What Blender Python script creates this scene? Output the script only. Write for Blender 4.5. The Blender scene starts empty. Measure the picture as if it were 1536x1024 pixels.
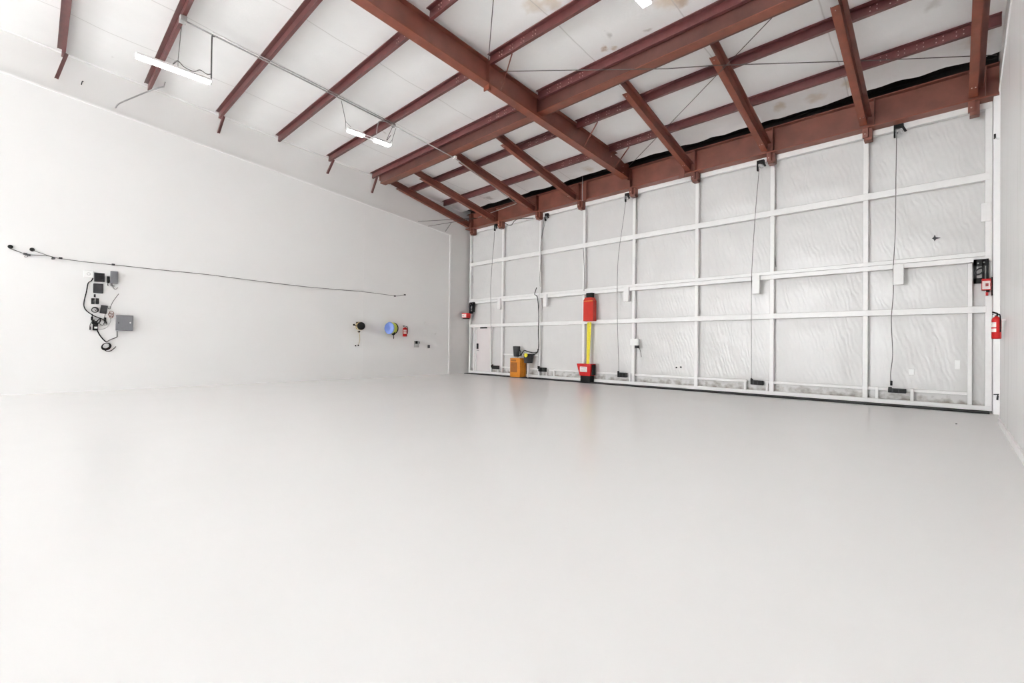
import bpy, bmesh, math, random
from mathutils import Vector, Matrix, noise
random.seed(7)
scene = bpy.context.scene
COL = scene.collection
V = Vector

# ------------------------------------------------------------------ camera
F_PX, YAW, PIT, ROL = 690.05, math.radians(43.7546), math.radians(.50446), math.radians(.64088)
CAM = V((0, 0, 1.17))
_cy, _sy = math.cos(YAW), math.sin(YAW)
FW = V((-_sy*math.cos(PIT), _cy*math.cos(PIT), math.sin(PIT)))
_r = V((_cy, _sy, 0)); _u = _r.cross(FW)
RT = _r*math.cos(ROL) + _u*math.sin(ROL)
UP = _u*math.cos(ROL) - _r*math.sin(ROL)

def on(px, py, axis, val):
    """the point of the plane (axis = val) seen at a place of the photograph"""
    d = FW*F_PX + RT*(px-768) + UP*(512-py)
    return CAM + d*((val-CAM[axis])/d[axis])

XL = -14.48        # face of the left wall's lining
XR = .55           # face of the right wall's lining
YD = 12.51         # inner face of the hangar door frame
SL = .0865         # roof slope
def roof(y): return 7.72 - SL*(y-.31)
def W(px, py, off=.0): return on(px, py, 0, XL+off)
def D(px, py, y=YD): return on(px, py, 1, y)

# ------------------------------------------------------------------ materials
def mat(name, col, rough=.6, metal=0., spec=.5, var=0., vscale=3., bump=0., bscale=20., emit=None, coat=0., stretch=(1, 1, 1)):
    m = bpy.data.materials.new(name); m.use_nodes = True
    nt = m.node_tree; b = nt.nodes['Principled BSDF']
    b.inputs['Base Color'].default_value = (*col, 1)
    b.inputs['Roughness'].default_value = rough
    b.inputs['Metallic'].default_value = metal
    b.inputs['Specular IOR Level'].default_value = spec
    b.inputs['Coat Weight'].default_value = coat
    tc = nt.nodes.new('ShaderNodeTexCoord'); mp = nt.nodes.new('ShaderNodeMapping')
    mp.inputs['Scale'].default_value = stretch
    geo = nt.nodes.new('ShaderNodeNewGeometry')
    nt.links.new(geo.outputs['Position'], mp.inputs['Vector'])
    if var:
        n = nt.nodes.new('ShaderNodeTexNoise'); n.inputs['Scale'].default_value = vscale; n.inputs['Detail'].default_value = 6
        nt.links.new(mp.outputs[0], n.inputs['Vector'])
        r = nt.nodes.new('ShaderNodeValToRGB')
        r.color_ramp.elements[0].position = .3; r.color_ramp.elements[1].position = .7
        r.color_ramp.elements[0].color = (*[c*(1-var) for c in col], 1)
        r.color_ramp.elements[1].color = (*[min(1, c*(1+var)) for c in col], 1)
        nt.links.new(n.outputs['Fac'], r.inputs['Fac']); nt.links.new(r.outputs[0], b.inputs['Base Color'])
    if bump:
        n2 = nt.nodes.new('ShaderNodeTexNoise'); n2.inputs['Scale'].default_value = bscale; n2.inputs['Detail'].default_value = 4
        nt.links.new(mp.outputs[0], n2.inputs['Vector'])
        bp = nt.nodes.new('ShaderNodeBump'); bp.inputs['Strength'].default_value = bump; bp.inputs['Distance'].default_value = .02
        nt.links.new(n2.outputs['Fac'], bp.inputs['Height']); nt.links.new(bp.outputs[0], b.inputs['Normal'])
    if emit:
        b.inputs['Emission Color'].default_value = (*emit[0], 1); b.inputs['Emission Strength'].default_value = emit[1]
    return m

def blobs(m, spots):
    """stains: soft noisy patches (x, y, z, radius, colour, strength) laid over a material's base colour"""
    nt = m.node_tree; b = nt.nodes['Principled BSDF']
    geo = nt.nodes.new('ShaderNodeNewGeometry')
    wn = nt.nodes.new('ShaderNodeTexNoise'); wn.inputs['Scale'].default_value = 5; wn.inputs['Detail'].default_value = 5
    nt.links.new(geo.outputs['Position'], wn.inputs['Vector'])
    mx = nt.nodes.new('ShaderNodeVectorMath'); mx.operation = 'MULTIPLY_ADD'
    nt.links.new(wn.outputs['Color'], mx.inputs[0]); mx.inputs[1].default_value = (.35, .35, .35); mx.inputs[2].default_value = (-.175, -.175, -.175)
    ad = nt.nodes.new('ShaderNodeVectorMath'); ad.operation = 'ADD'
    nt.links.new(geo.outputs['Position'], ad.inputs[0]); nt.links.new(mx.outputs[0], ad.inputs[1])
    lk = b.inputs['Base Color'].links
    cur = lk[0].from_socket if lk else None
    for (x, y, z, r, c, s) in spots:
        ds = nt.nodes.new('ShaderNodeVectorMath'); ds.operation = 'DISTANCE'
        nt.links.new(ad.outputs[0], ds.inputs[0]); ds.inputs[1].default_value = (x, y, z)
        mr = nt.nodes.new('ShaderNodeMapRange'); mr.interpolation_type = 'SMOOTHSTEP'
        mr.inputs['From Min'].default_value = r; mr.inputs['From Max'].default_value = r*.2
        mr.inputs['To Min'].default_value = 0; mr.inputs['To Max'].default_value = s
        nt.links.new(ds.outputs['Value'], mr.inputs['Value'])
        mi = nt.nodes.new('ShaderNodeMixRGB'); mi.inputs['Color2'].default_value = (*c, 1)
        if cur: nt.links.new(cur, mi.inputs['Color1'])
        else: mi.inputs['Color1'].default_value = b.inputs['Base Color'].default_value
        nt.links.new(mr.outputs[0], mi.inputs['Fac']); cur = mi.outputs[0]
    nt.links.new(cur, b.inputs['Base Color'])

def streak_wall(name, col, dark, amount):
    """glossy white liner sheets: faint vertical streaks"""
    m = mat(name, col, .34, var=.012, vscale=1.2)
    nt = m.node_tree; b = nt.nodes['Principled BSDF']
    geo = nt.nodes.new('ShaderNodeNewGeometry'); mp = nt.nodes.new('ShaderNodeMapping'); mp.inputs['Scale'].default_value = (4, 6, .35)
    n = nt.nodes.new('ShaderNodeTexNoise'); n.inputs['Scale'].default_value = 1.6; n.inputs['Detail'].default_value = 7
    r = nt.nodes.new('ShaderNodeValToRGB'); r.color_ramp.elements[0].position = .52; r.color_ramp.elements[1].position = .78
    r.color_ramp.elements[0].color = (0, 0, 0, 1); r.color_ramp.elements[1].color = (amount, amount, amount, 1)
    mi = nt.nodes.new('ShaderNodeMixRGB'); mi.inputs['Color2'].default_value = (*dark, 1)
    src = b.inputs['Base Color'].links[0].from_socket
    nt.links.new(geo.outputs['Position'], mp.inputs[0]); nt.links.new(mp.outputs[0], n.inputs['Vector'])
    nt.links.new(n.outputs['Fac'], r.inputs[0]); nt.links.new(r.outputs[0], mi.inputs['Fac'])
    nt.links.new(src, mi.inputs['Color1']); nt.links.new(mi.outputs[0], b.inputs['Base Color'])
    bp = nt.nodes.new('ShaderNodeBump'); bp.inputs['Strength'].default_value = .12; bp.inputs['Distance'].default_value = .01
    nt.links.new(n.outputs['Fac'], bp.inputs['Height']); nt.links.new(bp.outputs[0], b.inputs['Normal'])
    return m

def vinyl(name, col, rough, bump, dirt=None):
    """white plastic-faced insulation: crinkled, a little shiny"""
    m = mat(name, col, rough, var=.02, vscale=1.5)
    nt = m.node_tree; b = nt.nodes['Principled BSDF']
    geo = nt.nodes.new('ShaderNodeNewGeometry')
    mp = nt.nodes.new('ShaderNodeMapping'); mp.inputs['Scale'].default_value = (5, 5, .7)
    n = nt.nodes.new('ShaderNodeTexNoise'); n.inputs['Scale'].default_value = 2.2; n.inputs['Detail'].default_value = 5; n.inputs['Distortion'].default_value = 1.2
    n2 = nt.nodes.new('ShaderNodeTexNoise'); n2.inputs['Scale'].default_value = 3.; n2.inputs['Detail'].default_value = 3
    nt.links.new(geo.outputs['Position'], mp.inputs[0]); nt.links.new(mp.outputs[0], n.inputs['Vector'])
    nt.links.new(geo.outputs['Position'], n2.inputs['Vector'])
    w = nt.nodes.new('ShaderNodeTexWave'); w.inputs['Scale'].default_value = 3.5; w.inputs['Distortion'].default_value = 9; w.inputs['Detail'].default_value = 3
    mpw = nt.nodes.new('ShaderNodeMapping'); mpw.inputs['Scale'].default_value = (1.2, 1.2, .5); mpw.inputs['Rotation'].default_value = (0, .6, 0)
    nt.links.new(geo.outputs['Position'], mpw.inputs[0]); nt.links.new(mpw.outputs[0], w.inputs['Vector'])
    a = nt.nodes.new('ShaderNodeMath'); a.operation = 'MULTIPLY'; nt.links.new(w.outputs['Fac'], a.inputs[0]); nt.links.new(n2.outputs['Fac'], a.inputs[1])
    s = nt.nodes.new('ShaderNodeMath'); s.operation = 'ADD'; nt.links.new(a.outputs[0], s.inputs[0]); nt.links.new(n.outputs['Fac'], s.inputs[1])
    bp = nt.nodes.new('ShaderNodeBump'); bp.inputs['Strength'].default_value = bump; bp.inputs['Distance'].default_value = .03
    nt.links.new(s.outputs[0], bp.inputs['Height']); nt.links.new(bp.outputs[0], b.inputs['Normal'])
    if dirt:   # grime that has collected along the foot of the door
        sep = nt.nodes.new('ShaderNodeSeparateXYZ'); nt.links.new(geo.outputs['Position'], sep.inputs[0])
        dn = nt.nodes.new('ShaderNodeTexNoise'); dn.inputs['Scale'].default_value = 6; dn.inputs['Detail'].default_value = 8
        nt.links.new(geo.outputs['Position'], dn.inputs['Vector'])
        mr = nt.nodes.new('ShaderNodeMapRange'); mr.inputs['From Min'].default_value = .38; mr.inputs['From Max'].default_value = .1
        mr.inputs['To Min'].default_value = -.25; mr.inputs['To Max'].default_value = .2
        nt.links.new(sep.outputs['Z'], mr.inputs['Value'])
        sm = nt.nodes.new('ShaderNodeMath'); sm.operation = 'ADD'; nt.links.new(mr.outputs[0], sm.inputs[0]); nt.links.new(dn.outputs['Fac'], sm.inputs[1])
        rp = nt.nodes.new('ShaderNodeValToRGB'); rp.color_ramp.elements[0].position = .47; rp.color_ramp.elements[1].position = .75
        rp.color_ramp.elements[0].color = (0, 0, 0, 1); rp.color_ramp.elements[1].color = (.85, .85, .85, 1)
        nt.links.new(sm.outputs[0], rp.inputs[0])
        mi = nt.nodes.new('ShaderNodeMixRGB'); mi.inputs['Color2'].default_value = (*dirt, 1)
        src = b.inputs['Base Color'].links[0].from_socket
        nt.links.new(rp.outputs[0], mi.inputs['Fac']); nt.links.new(src, mi.inputs['Color1']); nt.links.new(mi.outputs[0], b.inputs['Base Color'])
    return m

M = {}
M['floor'] = mat('white_epoxy', (.85, .848, .844), .22, spec=.32, var=.008, vscale=1., bump=.02, bscale=3.)
M['wall'] = mat('white_wall_paint', (.825, .822, .815), .55, var=.012, vscale=.7)
M['wall_upper'] = mat('white_upper_wall', (.80, .795, .785), .5, var=.015, vscale=1.)
M['liner'] = streak_wall('white_liner_sheet', (.90, .895, .89), (.5, .48, .46), .4)
M['trim'] = mat('white_trim', (.91, .905, .90), .4, var=.01)
M['ceil'] = vinyl('white_roof_vinyl', (.88, .877, .87), .42, .07)
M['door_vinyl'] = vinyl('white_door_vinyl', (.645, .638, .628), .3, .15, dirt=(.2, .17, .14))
M['frame_white'] = mat('white_frame_paint', (.82, .815, .805), .4, var=.02, vscale=8)
M['purlin'] = mat('red_oxide_primer', (.115, .036, .035), .33, var=.18, vscale=7, bump=.05, bscale=60)
M['beam'] = mat('bounce_lit_beam_paint', (.185, .046, .023), .45, var=.15, vscale=5, bump=.05, bscale=50)  # orange of undersides lit by floor bounce, put into the colour
M['beam_brown'] = mat('brown_red_beam_paint', (.16, .05, .033), .42, var=.2, vscale=3, bump=.05, bscale=50)  # same steel, without the bounce light of the undersides
M['beam_shaded'] = mat('shaded_beam_paint', (.085, .027, .02), .5, var=.2, vscale=4, bump=.05, bscale=50)  # box beam shade put into the colour; same steel as the other beams
M['bolt'] = mat('zinc_bolt', (.55, .42, .38), .35, .3)
M['black'] = mat('black_plastic', (.009, .009, .009), .5, spec=.2, var=.2, vscale=20)
M['void'] = mat('black_gap_shade', (.006, .005, .005), .9, var=.3)  # near-black colour stands for the shade of the roof cavity
M['rubber'] = mat('black_rubber', (.008, .008, .008), .8, var=.3, vscale=20)
M['dgrey'] = mat('dark_grey_plastic', (.038, .038, .041), .55, spec=.25, var=.12, vscale=25)
M['grey'] = mat('grey_enamel', (.17, .17, .185), .45, var=.05, vscale=12)
M['lgrey'] = mat('light_grey_metal', (.45, .45, .44), .4, .5, var=.08, vscale=15)
M['galv'] = mat('galvanised_steel', (.42, .42, .42), .35, .8, var=.15, vscale=30)
M['wire'] = mat('grey_wire', (.10, .095, .09), .5, .3)
M['white'] = mat('white_plastic', (.85, .85, .84), .4, var=.01)
M['red'] = mat('red_enamel', (.5, .012, .012), .35, spec=.3, var=.06, vscale=10, coat=.1)
M['redbox'] = mat('red_box_paint', (.46, .022, .012), .45, spec=.3, var=.08, vscale=6)
M['label'] = mat('paper_label', (.78, .72, .69), .6, var=.05, vscale=40)
M['ink'] = mat('printed_ink', (.3, .05, .05), .6)
M['yellow'] = mat('yellow_webbing', (.72, .62, .03), .7, var=.1, vscale=30)
M['orange'] = mat('orange_yellow_enamel', (.56, .195, .008), .38, var=.08, vscale=6)
M['orange_dark'] = mat('orange_grille', (.26, .085, .006), .5, var=.1, vscale=20)
M['copper'] = mat('copper_wire', (.20, .075, .04), .5, .3)
M['blue'] = mat('blue_reel_plastic', (.12, .19, .48), .4, var=.05)
M['lime'] = mat('yellow_green_hose', (.55, .6, .08), .45, var=.05)
M['beige'] = mat('tan_cord', (.5, .4, .22), .6)
M['pink'] = mat('pinkish_door_paint', (.70, .655, .65), .5, var=.02)
M['lamp'] = mat('lit_led_diffuser', (.9, .9, .9), .4, emit=((1., .99, .985), 14.))
blobs(M['ceil'], [
    (-3.45, 7.35, 7.1, .42, (.60, .47, .34), .75), (-3.3, 7.55, 7.09, .2, (.40, .27, .17), .7), (-4.98, 7.78, 7.06, .13, (.34, .2, .1), .85), (-4.85, 7.86, 7.06, .1, (.5, .38, .26), .7),
    (-5.35, 6.1, 7.2, .3, (.63, .53, .42), .7), (-5.1, 6.25, 7.2, .22, (.60, .48, .36), .6), (-4.72, 7.5, 7.1, .12, (.42, .40, .38), .6), (-4.15, 7.85, 7.06, .1, (.42, .38, .35), .6),
    (-2.86, 11.75, 6.7, .2, (.55, .45, .33), .7), (-2.2, 11.85, 6.7, .25, (.58, .49, .38), .6), (-1.55, 11.7, 6.72, .22, (.62, .54, .40), .7), (-9.6, 11.75, 6.7, .4, (.60, .5, .38), .65),
    (-8.2, 11.9, 6.7, .25, (.62, .53, .42), .6), (-12.6, 11.8, 6.7, .22, (.35, .32, .3), .6), (-.25, 10.2, 6.86, .15, (.5, .47, .44), .5), (.3, 11.6, 6.75, .3, (.58, .5, .4), .5),
    (-11.6, 6.85, 7.15, .1, (.5, .46, .42), .5), (-13.8, 1.2, 7.6, .05, (.3, .28, .25), .5)])
# roof-blanket seams: thin darker lines that run down the slope, about 1.86 m apart
def seams(m, pitch, offset, width, col):
    nt = m.node_tree; b = nt.nodes['Principled BSDF']
    geo = nt.nodes.new('ShaderNodeNewGeometry'); sep = nt.nodes.new('ShaderNodeSeparateXYZ'); nt.links.new(geo.outputs['Position'], sep.inputs[0])
    n = nt.nodes.new('ShaderNodeTexNoise'); n.inputs['Scale'].default_value = .8; nt.links.new(geo.outputs['Position'], n.inputs['Vector'])
    a = nt.nodes.new('ShaderNodeMath'); a.operation = 'MULTIPLY_ADD'; nt.links.new(n.outputs['Fac'], a.inputs[0]); a.inputs[1].default_value = .12; nt.links.new(sep.outputs['X'], a.inputs[2])
    o = nt.nodes.new('ShaderNodeMath'); o.operation = 'ADD'; nt.links.new(a.outputs[0], o.inputs[0]); o.inputs[1].default_value = offset
    p = nt.nodes.new('ShaderNodeMath'); p.operation = 'PINGPONG'; nt.links.new(o.outputs[0], p.inputs[0]); p.inputs[1].default_value = pitch/2
    mr = nt.nodes.new('ShaderNodeMapRange'); mr.inputs['From Min'].default_value = 0; mr.inputs['From Max'].default_value = width
    mr.inputs['To Min'].default_value = .55; mr.inputs['To Max'].default_value = 0; nt.links.new(p.outputs[0], mr.inputs['Value'])
    mi = nt.nodes.new('ShaderNodeMixRGB'); mi.inputs['Color2'].default_value = (*col, 1)
    src = b.inputs['Base Color'].links[0].from_socket
    nt.links.new(mr.outputs[0], mi.inputs['Fac']); nt.links.new(src, mi.inputs['Color1']); nt.links.new(mi.outputs[0], b.inputs['Base Color'])
seams(M['ceil'], 1.86, 9.0, .018, (.42, .40, .38))

# ------------------------------------------------------------------ mesh helpers
def BM(): return bmesh.new()
def box(bm, lo, hi, bev=0.):
    lo, hi = V(lo), V(hi)
    c = (lo+hi)/2; s = hi-lo
    g = bmesh.ops.create_cube(bm, size=1, matrix=Matrix.Translation(c) @ Matrix.Diagonal((abs(s.x), abs(s.y), abs(s.z), 1)))
    if bev:
        es = list({e for v in g['verts'] for e in v.link_edges})
        bmesh.ops.bevel(bm, geom=es, offset=bev, segments=2, affect='EDGES', profile=.5)
    return bm
def prism(bm, prof, a, b, ux, uy):
    """extrude a 2-D outline from a to b; ux, uy are the outline's axes"""
    a, b, ux, uy = V(a), V(b), V(ux), V(uy)
    v0 = [bm.verts.new(a+ux*p+uy*q) for p, q in prof]; v1 = [bm.verts.new(b+ux*p+uy*q) for p, q in prof]
    n = len(prof)
    fs = [bm.faces.new(v0[::-1]), bm.faces.new(v1)]
    for i in range(n): fs.append(bm.faces.new((v0[i], v0[(i+1) % n], v1[(i+1) % n], v1[i])))
    bmesh.ops.recalc_face_normals(bm, faces=fs)
    return bm
def bar(bm, a, b, w, h, up=(0, 0, 1)):
    a, b = V(a), V(b); d = (b-a).normalized(); up = V(up)
    if abs(d.dot(up)) > .98: up = V((0, 1, 0))
    ux = d.cross(up).normalized(); uy = ux.cross(d)
    return prism(bm, [(-w/2, -h/2), (w/2, -h/2), (w/2, h/2), (-w/2, h/2)], a, b, ux, uy)
def smooth_pts(pts, k=6):
    pts = [V(p) for p in pts]
    if len(pts) < 3: return pts
    out = []
    for i in range(len(pts)-1):
        p0 = pts[max(0, i-1)]; p1 = pts[i]; p2 = pts[i+1]; p3 = pts[min(len(pts)-1, i+2)]
        for j in range(k):
            t = j/k
            out.append(.5*((2*p1)+(p2-p0)*t+(2*p0-5*p1+4*p2-p3)*t*t+(3*p1-p0-3*p2+p3)*t**3))
    out.append(pts[-1]); return out
def tube(bm, pts, r, seg=8, smooth=True):
    pts = smooth_pts(pts) if smooth else [V(p) for p in pts]
    rings = []; up = V((.13, .21, .97))
    for i, p in enumerate(pts):
        d = (pts[min(i+1, len(pts)-1)]-pts[max(i-1, 0)])
        if d.length < 1e-9: d = V((0, 0, 1))
        d.normalize()
        x = d.cross(up)
        if x.length < .05: x = d.cross(V((1, 0, 0)))
        x.normalize(); y = d.cross(x)
        rings.append([bm.verts.new(p+(x*math.cos(t)+y*math.sin(t))*r) for t in [2*math.pi*k/seg for k in range(seg)]])
    fs = []
    for a, b in zip(rings, rings[1:]):
        for k in range(seg): fs.append(bm.faces.new((a[k], a[(k+1) % seg], b[(k+1) % seg], b[k])))
    fs += [bm.faces.new(rings[0][::-1]), bm.faces.new(rings[-1])]
    bmesh.ops.recalc_face_normals(bm, faces=fs)
    for f in fs: f.smooth = True
    return bm
def lathe(bm, prof, base, axis=(0, 0, 1), seg=20, sx=1., sy=1.):
    """turn (radius, height) pairs about an axis through base"""
    axis = V(axis).normalized(); x = axis.orthogonal().normalized(); y = axis.cross(x); base = V(base)
    rings = [[bm.verts.new(base+axis*h+(x*math.cos(t)*sx+y*math.sin(t)*sy)*max(r, 1e-4)) for t in [2*math.pi*k/seg for k in range(seg)]] for r, h in prof]
    fs = []
    for a, b in zip(rings, rings[1:]):
        for k in range(seg): fs.append(bm.faces.new((a[k], a[(k+1) % seg], b[(k+1) % seg], b[k])))
    fs += [bm.faces.new(rings[0][::-1]), bm.faces.new(rings[-1])]
    bmesh.ops.recalc_face_normals(bm, faces=fs)
    return bm
def ring(bm, c, R, r, axis=(1, 0, 0), seg=28, k=8, sx=1., sy=1.):
    axis = V(axis).normalized(); x = axis.orthogonal().normalized(); y = axis.cross(x); c = V(c)
    rings = []
    for i in range(seg):
        t = 2*math.pi*i/seg; d = x*math.cos(t)*sx+y*math.sin(t)*sy; dn = d.normalized()
        rings.append([bm.verts.new(c+d*R+(dn*math.cos(q)+axis*math.sin(q))*r) for q in [2*math.pi*j/k for j in range(k)]])
    fs = []
    for i in range(seg):
        a, b = rings[i], rings[(i+1) % seg]
        for j in range(k): fs.append(bm.faces.new((a[j], a[(j+1) % k], b[(j+1) % k], b[j])))
    bmesh.ops.recalc_face_normals(bm, faces=fs)
    for f in fs: f.smooth = True
    return bm

# ------------------------------------------------------------------ object helpers
def origin_of(o):
    p = V((0, 0, 0))
    while o is not None: p += o.location; o = o.parent
    return p
def obj(name, bm, m, parent=None):
    """link a bmesh (world coordinates) as one mesh object; its origin is its base centre, or its thing's origin"""
    me = bpy.data.meshes.new(name); bm.normal_update()
    if parent is None:
        xs = [v.co.x for v in bm.verts]; ys = [v.co.y for v in bm.verts]; zs = [v.co.z for v in bm.verts]
        org = V(((min(xs)+max(xs))/2, (min(ys)+max(ys))/2, min(zs)))
    else: org = origin_of(parent)
    bmesh.ops.translate(bm, verts=bm.verts, vec=-org)
    bm.to_mesh(me); bm.free()
    me.materials.append(M[m] if isinstance(m, str) else m)
    o = bpy.data.objects.new(name, me); COL.objects.link(o)
    if parent is None: o.location = org
    else: o.parent = parent
    return o
def tag(o, label, cat, group=None):
    o['label'] = label; o['category'] = cat
    if group: o['group'] = group
    return o
def thing(name, label, cat, loc, group=None):
    o = bpy.data.objects.new(name, None); COL.objects.link(o); o.empty_display_size = .1
    o.location = V(loc); return tag(o, label, cat, group)
def struct(name, bm, m, parent=None):
    o = obj(name, bm, m, parent)
    if parent is None: o['kind'] = 'structure'
    return o
def bolts(parent, pts, axis, r=.009, m='bolt'):
    for p in pts:
        obj('bolt', lathe(BM(), [(r, 0), (r, .008), (r*.6, .012)], p, axis, 8), m, parent)

# ------------------------------------------------------------------ room shell
Y0 = -22.
def trim_z(y): return 6.80-.1045*(y+.54)
b = BM(); box(b, (-15, Y0-.2, -.12), (1.1, 13.0, 0)); struct('floor', b, 'floor')
b = BM()
prism(b, [(Y0, 0), (11.5, 0), (11.5, trim_z(11.5)), (Y0, trim_z(Y0))], (XL, 0, 0), (XL-.16, 0, 0), (0, 1, 0), (0, 0, 1))
struct('wall_left', b, 'wall')
b = BM()
prism(b, [(Y0, 0), (12.75, 0), (12.75, roof(12.75)+.1), (Y0, roof(Y0)+.1)], (XL-.13, 0, 0), (XL-.3, 0, 0), (0, 1, 0), (0, 0, 1))
struct('wall_left_upper', b, 'wall_upper')
b = BM()
bar(b, (XL-.055, Y0, trim_z(Y0)+.015), (XL-.055, 11.54, trim_z(11.54)+.015), .15, .04)
struct('trim_1', b, 'trim')
b = BM(); box(b, (XL-.13, 11.46, 0), (XL+.02, 11.53, trim_z(11.5))); struct('trim_2', b, 'trim')
b = BM(); box(b, (XL, Y0, 0), (XL+.012, 11.46, .07)); struct('baseboard_left', b, 'wall')
b = BM(); bar(b, (XL-.11, Y0, roof(Y0)-.03), (XL-.11, 12.4, roof(12.4)-.03), .05, .03); struct('trim_3', b, 'trim')
b = BM(); box(b, (XL-.001, 7.78, .1), (XL+.004, 7.80, trim_z(7.8)-.02)); struct('trim_4', b, 'wall')
# right wall
def rtrim(y): return 5.42+.155*(10.7-y)
b = BM()
prism(b, [(Y0, 0), (10.75, 0), (10.75, rtrim(10.75)), (Y0, rtrim(Y0))], (XR, 0, 0), (XR+.12, 0, 0), (0, 1, 0), (0, 0, 1))
struct('wall_right', b, 'liner')
b = BM()
prism(b, [(Y0, 0), (12.75, 0), (12.75, roof(12.75)+.1), (Y0, roof(Y0)+.1)], (XR+.075, 0, 0), (XR+.3, 0, 0), (0, 1, 0), (0, 0, 1))
struct('wall_right_upper', b, 'wall_upper')
b = BM(); bar(b, (XR+.03, Y0, rtrim(Y0)), (XR+.03, 10.8, rtrim(10.8)), .09, .05); struct('trim_5', b, 'trim')
b = BM(); box(b, (XR-.008, 10.735, 0), (XR+.03, 10.755, rtrim(10.75))); struct('trim_6', b, 'trim')
b = BM(); box(b, (.545, 12.30, 0), (.626, 12.62, 5.895)); struct('trim_7', b, 'trim')
b = BM(); box(b, (XR-.02, Y0, 0), (XR, 10.72, .10)); struct('baseboard_right', b, 'liner')
# the back wall, behind the camera, has a wide opening added for even daylight
zt_ = roof(Y0)+.1
b = BM(); box(b, (-15, Y0-.2, 0), (-14.3, Y0, zt_)); box(b, (-6., Y0-.2, 0), (1.1, Y0, zt_)); box(b, (-14.3, Y0-.2, 5.6), (-6., Y0, zt_)); struct('wall_back', b, 'wall')
# added black backing: header gap's shade as colour, and blocks light around the door
b = BM(); box(b, (-15.2, 12.80, -.1), (1.3, 12.95, 7.3)); box(b, (-14.62, 12.66, 5.95), (.64, 12.74, 6.9)); struct('added_front_backing', b, 'void')

# roof blanket: sags between purlins, ragged edge above the header
PY = [.395+1.5325*i for i in range(8)]
b = BM(); NX = 190
ys = [-22.3+.5*i for i in range(45)] + [.1+.12*i for i in range(96)]
ys = [y for y in ys if y < 11.75] + [11.8, 11.86, 11.92, 11.98, 12.04, 12.1]
grid = []
for j, y in enumerate(ys):
    row = []
    for i in range(NX+1):
        x = -14.7+15.5*i/NX
        ph = ((y-PY[0]) % 1.5325)/1.5325
        sag = .028*math.sin(math.pi*ph)**1.2
        nz = noise.noise(V((x*.9, y*.9, 3)))*.012 + noise.noise(V((x*3.1, y*3.1, 8)))*.004
        yy = y; zz = roof(y)+.012-(sag+max(0, sag*12)*0)-abs(nz)*math.sin(math.pi*ph)
        if y > 10.:
            k = (y-10.)/2.1
            zz -= abs(noise.noise(V((x*1.3, y*2., 5))))*.05*k*math.sin(math.pi*ph)
        if y > 11.7:
            k = (y-11.7)/.4
            yy = y + k*(noise.noise(V((x*.55, 2., 1)))*.11+noise.noise(V((x*2.6, 2., 1)))*.05+.05)
            zz -= .05*k*k + .03*k*noise.noise(V((x*2., 7., 1)))
        row.append(b.verts.new((x, yy, zz)))
    grid.append(row)
for r0, r1 in zip(grid, grid[1:]):
    for i in range(NX):
        f = b.faces.new((r0[i], r0[i+1], r1[i+1], r1[i])); f.smooth = True
bmesh.ops.recalc_face_normals(b, faces=b.faces)
struct('ceiling', b, 'ceil')
b = BM(); prism(b, [(Y0-.2, roof(Y0-.2)+.12), (12.9, roof(12.9)+.12), (12.9, roof(12.9)+.2), (Y0-.2, roof(Y0-.2)+.2)], (-15, 0, 0), (1.1, 0, 0), (0, 1, 0), (0, 0, 1))
struct('ceiling_deck', b, 'void')

# ------------------------------------------------------------------ roof steel
XM = -7.07          # main rafter line
TH = .009
ang = math.atan(SL)
SY = V((0, math.cos(ang), -math.sin(ang))); TZ = V((0, math.sin(ang), math.cos(ang)))   # down-slope and normal
def zprof(h, f1, f2, lip=.022, t=TH):
    # web at s=0, top flange to -s, bottom flange to +s
    return [(0, 0), (-f1, 0), (-f1, -lip), (-f1+t, -lip), (-f1+t, -t), (-t*.0-t, -t), (-t, -h), (f2, -h), (f2, -h+lip), (f2-t, -h+lip), (f2-t, -h+t), (0, -h+t)]
words = ['leftmost, at the upper left picture edge', 'crossing behind the nearest hanging lamp', 'just past the nearest hanging lamp', 'just before the far hanging lamp',
         'seen behind the far hanging lamp', 'alongside the left box beam', 'upper one below the left box beam', 'lower one with a free end']
rwords = {3: 'stub at the top picture edge', 4: 'meeting it at the stiffener plate', 5: 'alongside the right box beam', 6: 'upper one below the right box beam', 7: 'lower one ending at the white wall'}
brace_px = {0: ((90, 68), (82, 117)), 1: None, 2: ((333, 177), (326, 199)), 4: ((499, 241), (490, 260)), 5: ((566, 272), (557, 289))}
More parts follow.
